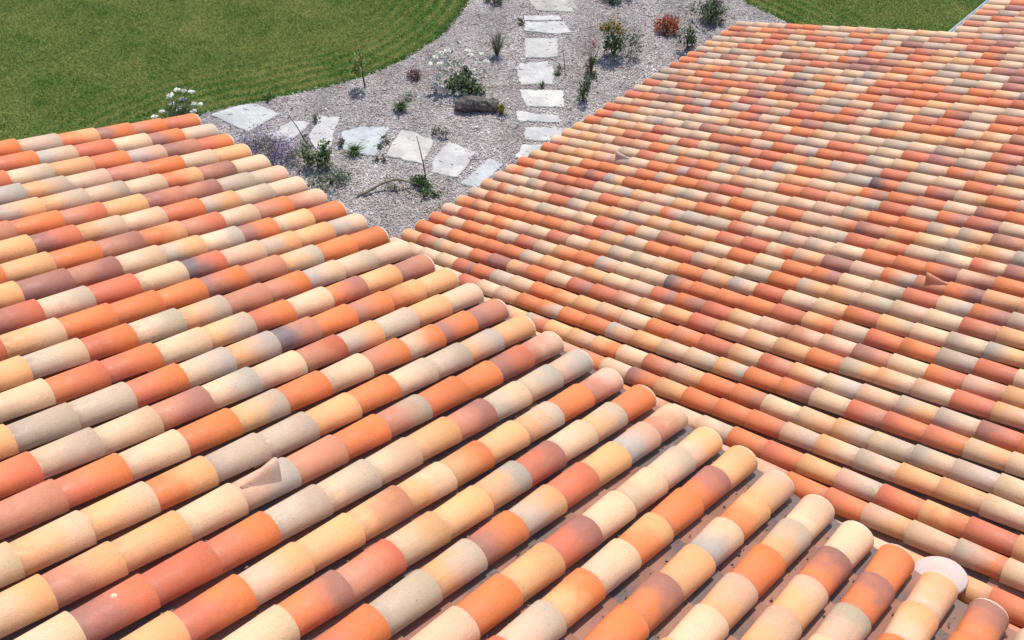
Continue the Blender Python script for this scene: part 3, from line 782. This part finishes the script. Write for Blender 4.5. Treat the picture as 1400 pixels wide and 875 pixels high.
# lavender mass behind the eave of the near roof
LAV = [(.29, .22, .42), (.37, .29, .52), (.22, .17, .30), (.46, .39, .58)]
GRY = [(.16, .16, .12), (.22, .21, .17), (.11, .11, .09), (.20, .17, .14)]
for xy, rad, n, lab, sd in (((-9.15, 4.45), (.52, .42, .34), 900, 'purple flowering lavender clump nearest the pale slab at left', 41),
                            ((-8.62, 4.52), (.46, .36, .34), 800, 'purple flowering lavender clump touching the yellow green shrub', 43)):
    V1, F1, C1 = leaves(n, (0, 0, .02), rad, .016, GRY+SAGE[:2], seed=sd, clump=20, aspect=3)
    V2, F2, C2 = leaves(620, (0, 0, .10), (rad[0]*1.05, rad[1]*1.05, rad[2]*1.15), .019, LAV, seed=sd+1, clump=16, aspect=1.6)
    plant('lavender', xy, lab, 'lavender', [('foliage', V1, F1, C1, M_LEAF), ('flowers', V2, F2, C2, M_PETAL)], 'lavender clumps')
bush('shrub', (-8.00, 4.80), (.30, .28, .52), 620, .034, YG+GR[:3], 'yellow green upright shrub beside the purple lavender', 'shrub', 51, clump=14)
bush('shrub', (-7.45, 4.62), (.42, .34, .34), 620, .024, SAGE+GR[1:2], 'grey green low shrub in front of the inner corner of the roofs', 'shrub', 53, clump=16)
# prostrate evergreen with a bare bent branch
V1, F1, C1 = leaves(520, rv(.12, .02), (.30, .22, .20), .030, GR, seed=61, clump=10)
V2, F2, C2 = leaves(160, rv(-.30, .02), (.38, .14, .14), .020, YG, seed=62, clump=8)
V3, F3 = tube([rv(-1.0, .02, -.22), rv(-.85, .05, -.16), rv(-.60, .12, 0), rv(-.35, .17, .05), rv(0, .08, .05), rv(.2, 0)], [.022, .03, .026, .024, .02, .015], 7)
plant('creeping_shrub', (-6.22, 5.52), 'creeping green shrub with a bare bent branch lying on the gravel', 'shrub',
      [('branch', V3, F3, None, plain('pale dead wood', (.27, .235, .165), .9, 40, .35, .004)), ('foliage', np.concatenate([V1, V2]), np.concatenate([F1, F2+len(V1)]), np.concatenate([C1, C2]), M_LEAF)])
# thin stake standing by it
V3, F3 = tube([(0, 0, 0), rv(-.03, .4), rv(-.10, .93)], [.012, .010, .006], 6)
plant('plant_stake', (-6.25, 5.78), 'thin dark leaning stem standing in front of the warm white slab', 'stake', [('s', V3, F3, None, M_BARK)])
V3, F3 = tube([(0, 0, 0), rv(-.12, .35), rv(-.25, .62)], [.010, .009, .006], 6)
V4, F4, C4 = leaves(60, rv(0, .02), (.12, .12, .25), .022, SAGE, seed=66)
plant('twig', (-8.78, 5.14), 'bare forked twig rising between the two slabs next to the lavender', 'twig', [('stem', V3, F3, None, M_BARK), ('leaf', V4, F4, C4, M_LEAF)])
# sapling
V3, F3 = tube([(0, 0, 0), rv(-.02, .25), rv(-.01, .55), rv(-.04, .85)], [.018, .014, .010, .005], 7)
V4, F4, C4 = leaves(260, rv(-.06, .33), (.20, .20, .46), .034, [(.20, .24, .06), (.30, .32, .10), (.12, .17, .04)], seed=68, clump=12)
plant('sapling', (-9.56, 7.26), 'young sapling with sparse yellow green leaves at the lawn edge', 'sapling', [('trunk', V3, F3, None, M_BARK), ('crown', V4, F4, C4, M_LEAF)])
# small tufts
def tuft(name, xy, h, sp, n, cols, lab, cat, seed, w_=.006, grp=None):
    V, F, C = spikes(n, h, sp, w_, cols, seed)
    return plant(name, xy, lab, cat, [('blades', V, F, C, M_LEAF)], grp)
G2 = [(.05, .11, .02), (.08, .16, .03), (.04, .08, .02), (.11, .19, .05)]
tuft('grass_tuft', (-7.85, 5.50), .20, .28, 90, G2, 'spiky bright green tuft on the corner of the bluish white slab', 'plant', 71, .009)
tuft('grass_tuft', (-8.36, 7.12), .20, .26, 110, G2, 'bright green tuft alone in the gravel right of the sapling', 'plant', 72, .010)
bush('small_plant', (-8.55, 7.52), (.14, .12, .16), 90, .022, SAGE+GR[:1], 'small grey green plant behind the bright green tuft', 'plant', 73, clump=0, stem=False)
bush('heather', (-9.09, 8.18), (.17, .15, .22), 300, .018, [(.16, .07, .075), (.22, .11, .11), (.10, .05, .05)], 'small dark reddish purple mound near the lawn edge', 'plant', 74, clump=0, stem=False, aspect=3)
tuft('ornamental_grass', (-8.52, 10.06), .62, .42, 130, [(.14, .17, .11), (.10, .13, .07), (.18, .19, .14)], 'tall wispy grey green grass clump left of the square slab', 'grass clump', 75, .006)
bush('shrub', (-10.25, 11.85), (.26, .22, .26), 380, .026, GR+SAGE[:1], 'small dark green shrub cut by the top of the photo left of the path', 'shrub', 76, clump=10)
tuft('grass_tuft', (-6.83, 8.36), .22, .18, 90, [(.20, .18, .05), (.13, .15, .04), (.26, .24, .08)], 'yellowish tuft at the right end of the dark log', 'plant', 77, .008)
bush('small_plant', (-7.15, 7.0), (.20, .13, .20), 150, .026, SAGE+GR[:2], 'grey green weed between the warm white slab and the ridged slab', 'weed', 78, clump=5, stem=False)
bush('small_plant', (-7.72, 6.05), (.13, .20, .14), 120, .024, SAGE+GR[:2], 'grey green weed between the bluish and the warm white slabs', 'weed', 79, clump=5, stem=False)
bush('small_plant', (-7.40, 5.72), (.26, .12, .07), 110, .024, SAGE, 'flat grey weed patch under the lower edge of the warm white slab', 'weed', 80, clump=5, stem=False)
bush('small_plant', (-8.27, 5.55), (.12, .10, .20), 110, .022, SAGE+GR[:2], 'small weed left of the bluish white slab', 'weed', 81, clump=4, stem=False)
bush('small_plant', (-9.22, 5.75), (.12, .14, .20), 110, .022, SAGE+GR[:2], 'small weed in the gap left of the notched white slab', 'weed', 82, clump=4, stem=False)
bush('small_plant', (-7.05, 10.30), (.13, .12, .14), 130, .024, SAGE+GR[:2], 'rounded weed on the upper right corner of the weedy slab', 'weed', 83, clump=4, stem=False)
tuft('grass_tuft', (-6.92, 9.66), .14, .16, 34, G2, 'thin green weed on the lower edge of the weedy slab', 'weed', 84, .007)
bush('small_plant', (-9.12, 11.50), (.20, .12, .10), 140, .024, SAGE+GR[:2], 'green grey weed at the left end of the thin stone strip', 'weed', 85, clump=4, stem=False)
# bushes right of the path
V1, F1, C1 = leaves(560, rv(-.02, .10), (.30, .28, .72), .034, GR[:2]+GR[3:], seed=91, clump=14); V2, F2, C2 = leaves(420, rv(.26, .12), (.34, .30, .62), .030, SAGE+GR[2:3], seed=92, clump=12)
Vf, Ff, Cf = leaves(300, rv(-.12, .55), (.27, .24, .32), .034, [(.36, .19, .05), (.40, .26, .06), (.30, .13, .05), (.20, .20, .06)], seed=93, clump=10, up=1)
Vs, Fs = stems(8, .5, .3, 94, .010)
plant('shrub', (-6.68, 11.70), 'tall dark green bush with an orange yellow top right of the path', 'shrub',
      [('stem', Vs, Fs, None, M_BARK), ('foliage', np.concatenate([V1, V2]), np.concatenate([F1, F2+len(V1)]), np.concatenate([C1, C2]), M_LEAF), ('flowers', Vf, Ff, Cf, M_PETAL)])
bush('shrub', (-6.50, 13.40), (.29, .27, .34), 620, .034, [(.46, .11, .045), (.34, .075, .035), (.55, .18, .07), (.20, .06, .035)], 'rounded rusty red bush alone in the gravel', 'shrub', 95, clump=0, shell=.7)
bush('shrub', (-6.10, 14.45), (.40, .36, .62), 800, .028, GR+SAGE[:1], 'feathery green bush beside the far right lawn', 'shrub', 96, clump=18, aspect=3)
bush('shrub', (-5.72, 13.05), (.20, .30, .62), 300, .036, GR[:1]+GR[3:]+SAGE[2:3], 'thin dark leggy shrub just above the lower roof eave', 'shrub', 97, clump=10)
bush('shrub', (-5.10, 12.75), (.30, .26, .26), 220, .036, GR[:2]+SAGE[:2], 'low broad leaved shrub against the lower roof eave', 'shrub', 98, clump=8)
V1, F1, C1 = leaves(300, rv(0, .02), (.20, .18, .34), .026, GR[1:3]+YG, seed=99, clump=8); Vs, Fs = stems(8, .72, .16, 100, .006)
Vf, Ff, Cf = leaves(90, rv(-.0, .60), (.17, .14, .26), .026, [(.42, .20, .24), (.34, .15, .20), (.50, .28, .30)], seed=101, clump=7)
plant('flowering_plant', (-6.52, 10.74), 'slender plant with pink red flower heads right of the path', 'flower', [('stem', Vs, Fs, None, M_BARK), ('foliage', V1, F1, C1, M_LEAF), ('flowers', Vf, Ff, Cf, M_PETAL)])
bush('shrub', (-5.98, 9.80), (.17, .16, .58), 300, .024, GR[:2]+GR[3:], 'narrow dark green upright shrub below the pink flowering plant', 'shrub', 102, clump=9, aspect=2.5)
V3, F3 = tube([(0, 0, 0), rv(-.03, .3), rv(-.08, .62)], [.009, .008, .004], 5)
plant('twig', (-6.88, 10.35), 'dry bare twig standing left of the pink flowering plant', 'twig', [('stem', V3, F3, None, M_BARK)])
bush('shrub', (-8.30, 13.95), (.55, .45, .42), 760, .034, GR[:1]+GR[3:]+[(.03, .03, .03)], 'dark low bush beside the topmost slab, cut by the top of the photo', 'shrub', 103, clump=14)
bush('small_plant', (-5.35, 11.65), (.22, .14, .10), 110, .030, SAGE+GRY[:2], 'sparse weed by the lower roof eave below the leggy shrub', 'weed', 104, clump=4, stem=False)
bush('small_plant', (-10.62, 5.62), (.12, .12, .12), 110, .024, G2, 'small green weed between the lawn and the leftmost slab', 'weed', 105, clump=4, stem=False)

# dark weathered log
V = []; F = []; n = 12; L = 9; r = np.random.default_rng(8)
for i in range(L):
    t = i/(L-1); cx_, cz_ = -.42+.84*t, .10+.02*math.sin(t*5)
    rr = .170*(1-.25*abs(2*t-1)**3)*(1+.06*math.sin(t*9))
    for k in range(n):
        a = 2*math.pi*k/n; q = rr*(1+r.normal(0, .11)); V.append(rv(cx_+r.normal(0, .01), max(cz_+q*.82*math.sin(a), -.03), q*math.cos(a)))
for i in range(L-1):
    for k in range(n): F.append((i*n+k, i*n+(k+1) % n, (i+1)*n+(k+1) % n, (i+1)*n+k))
F.append(tuple(range(n))[::-1]); F.append(tuple((L-1)*n+k for k in range(n)))
o = plant('log', (-7.30, 8.16), 'short thick dark weathered log lying on the gravel', 'log', [('log', V, F, None, plain('dark weathered wood', (.135, .118, .108), .95, 22, .6, .02))])
# small sticks and dry leaves on the gravel
V, F, C = [], [], []; k = 0
r = np.random.default_rng(77); nn = 900
x = r.uniform(-11, -4.6, nn); y = r.uniform(4, 16, nn); ok = inside(BED, x, y); x, y = x[ok], y[ok]
for a_, b_ in zip(x, y):
    th_ = r.uniform(0, math.pi); l_ = r.uniform(.03, .11); w2 = r.uniform(.004, .010); dx, dy = math.cos(th_), math.sin(th_)
    z0 = GG_+.012
    V += [(a_-dx*l_-dy*w2, b_-dy*l_+dx*w2, z0), (a_-dx*l_+dy*w2, b_-dy*l_-dx*w2, z0), (a_+dx*l_, b_+dy*l_, z0+.014), (a_, b_, z0+.018)]
    F += [(k, k+1, k+2), (k, k+2, k+3)]; k += 4
    c = random.choice([(.20, .10, .07), (.12, .08, .06), (.34, .24, .17), (.10, .09, .08), (.28, .15, .12)]); C += [c, c]
tag(link('dry_twigs', mesh('dry_twigs', V, F, [M_CHIP], cols=C)), kind='stuff')
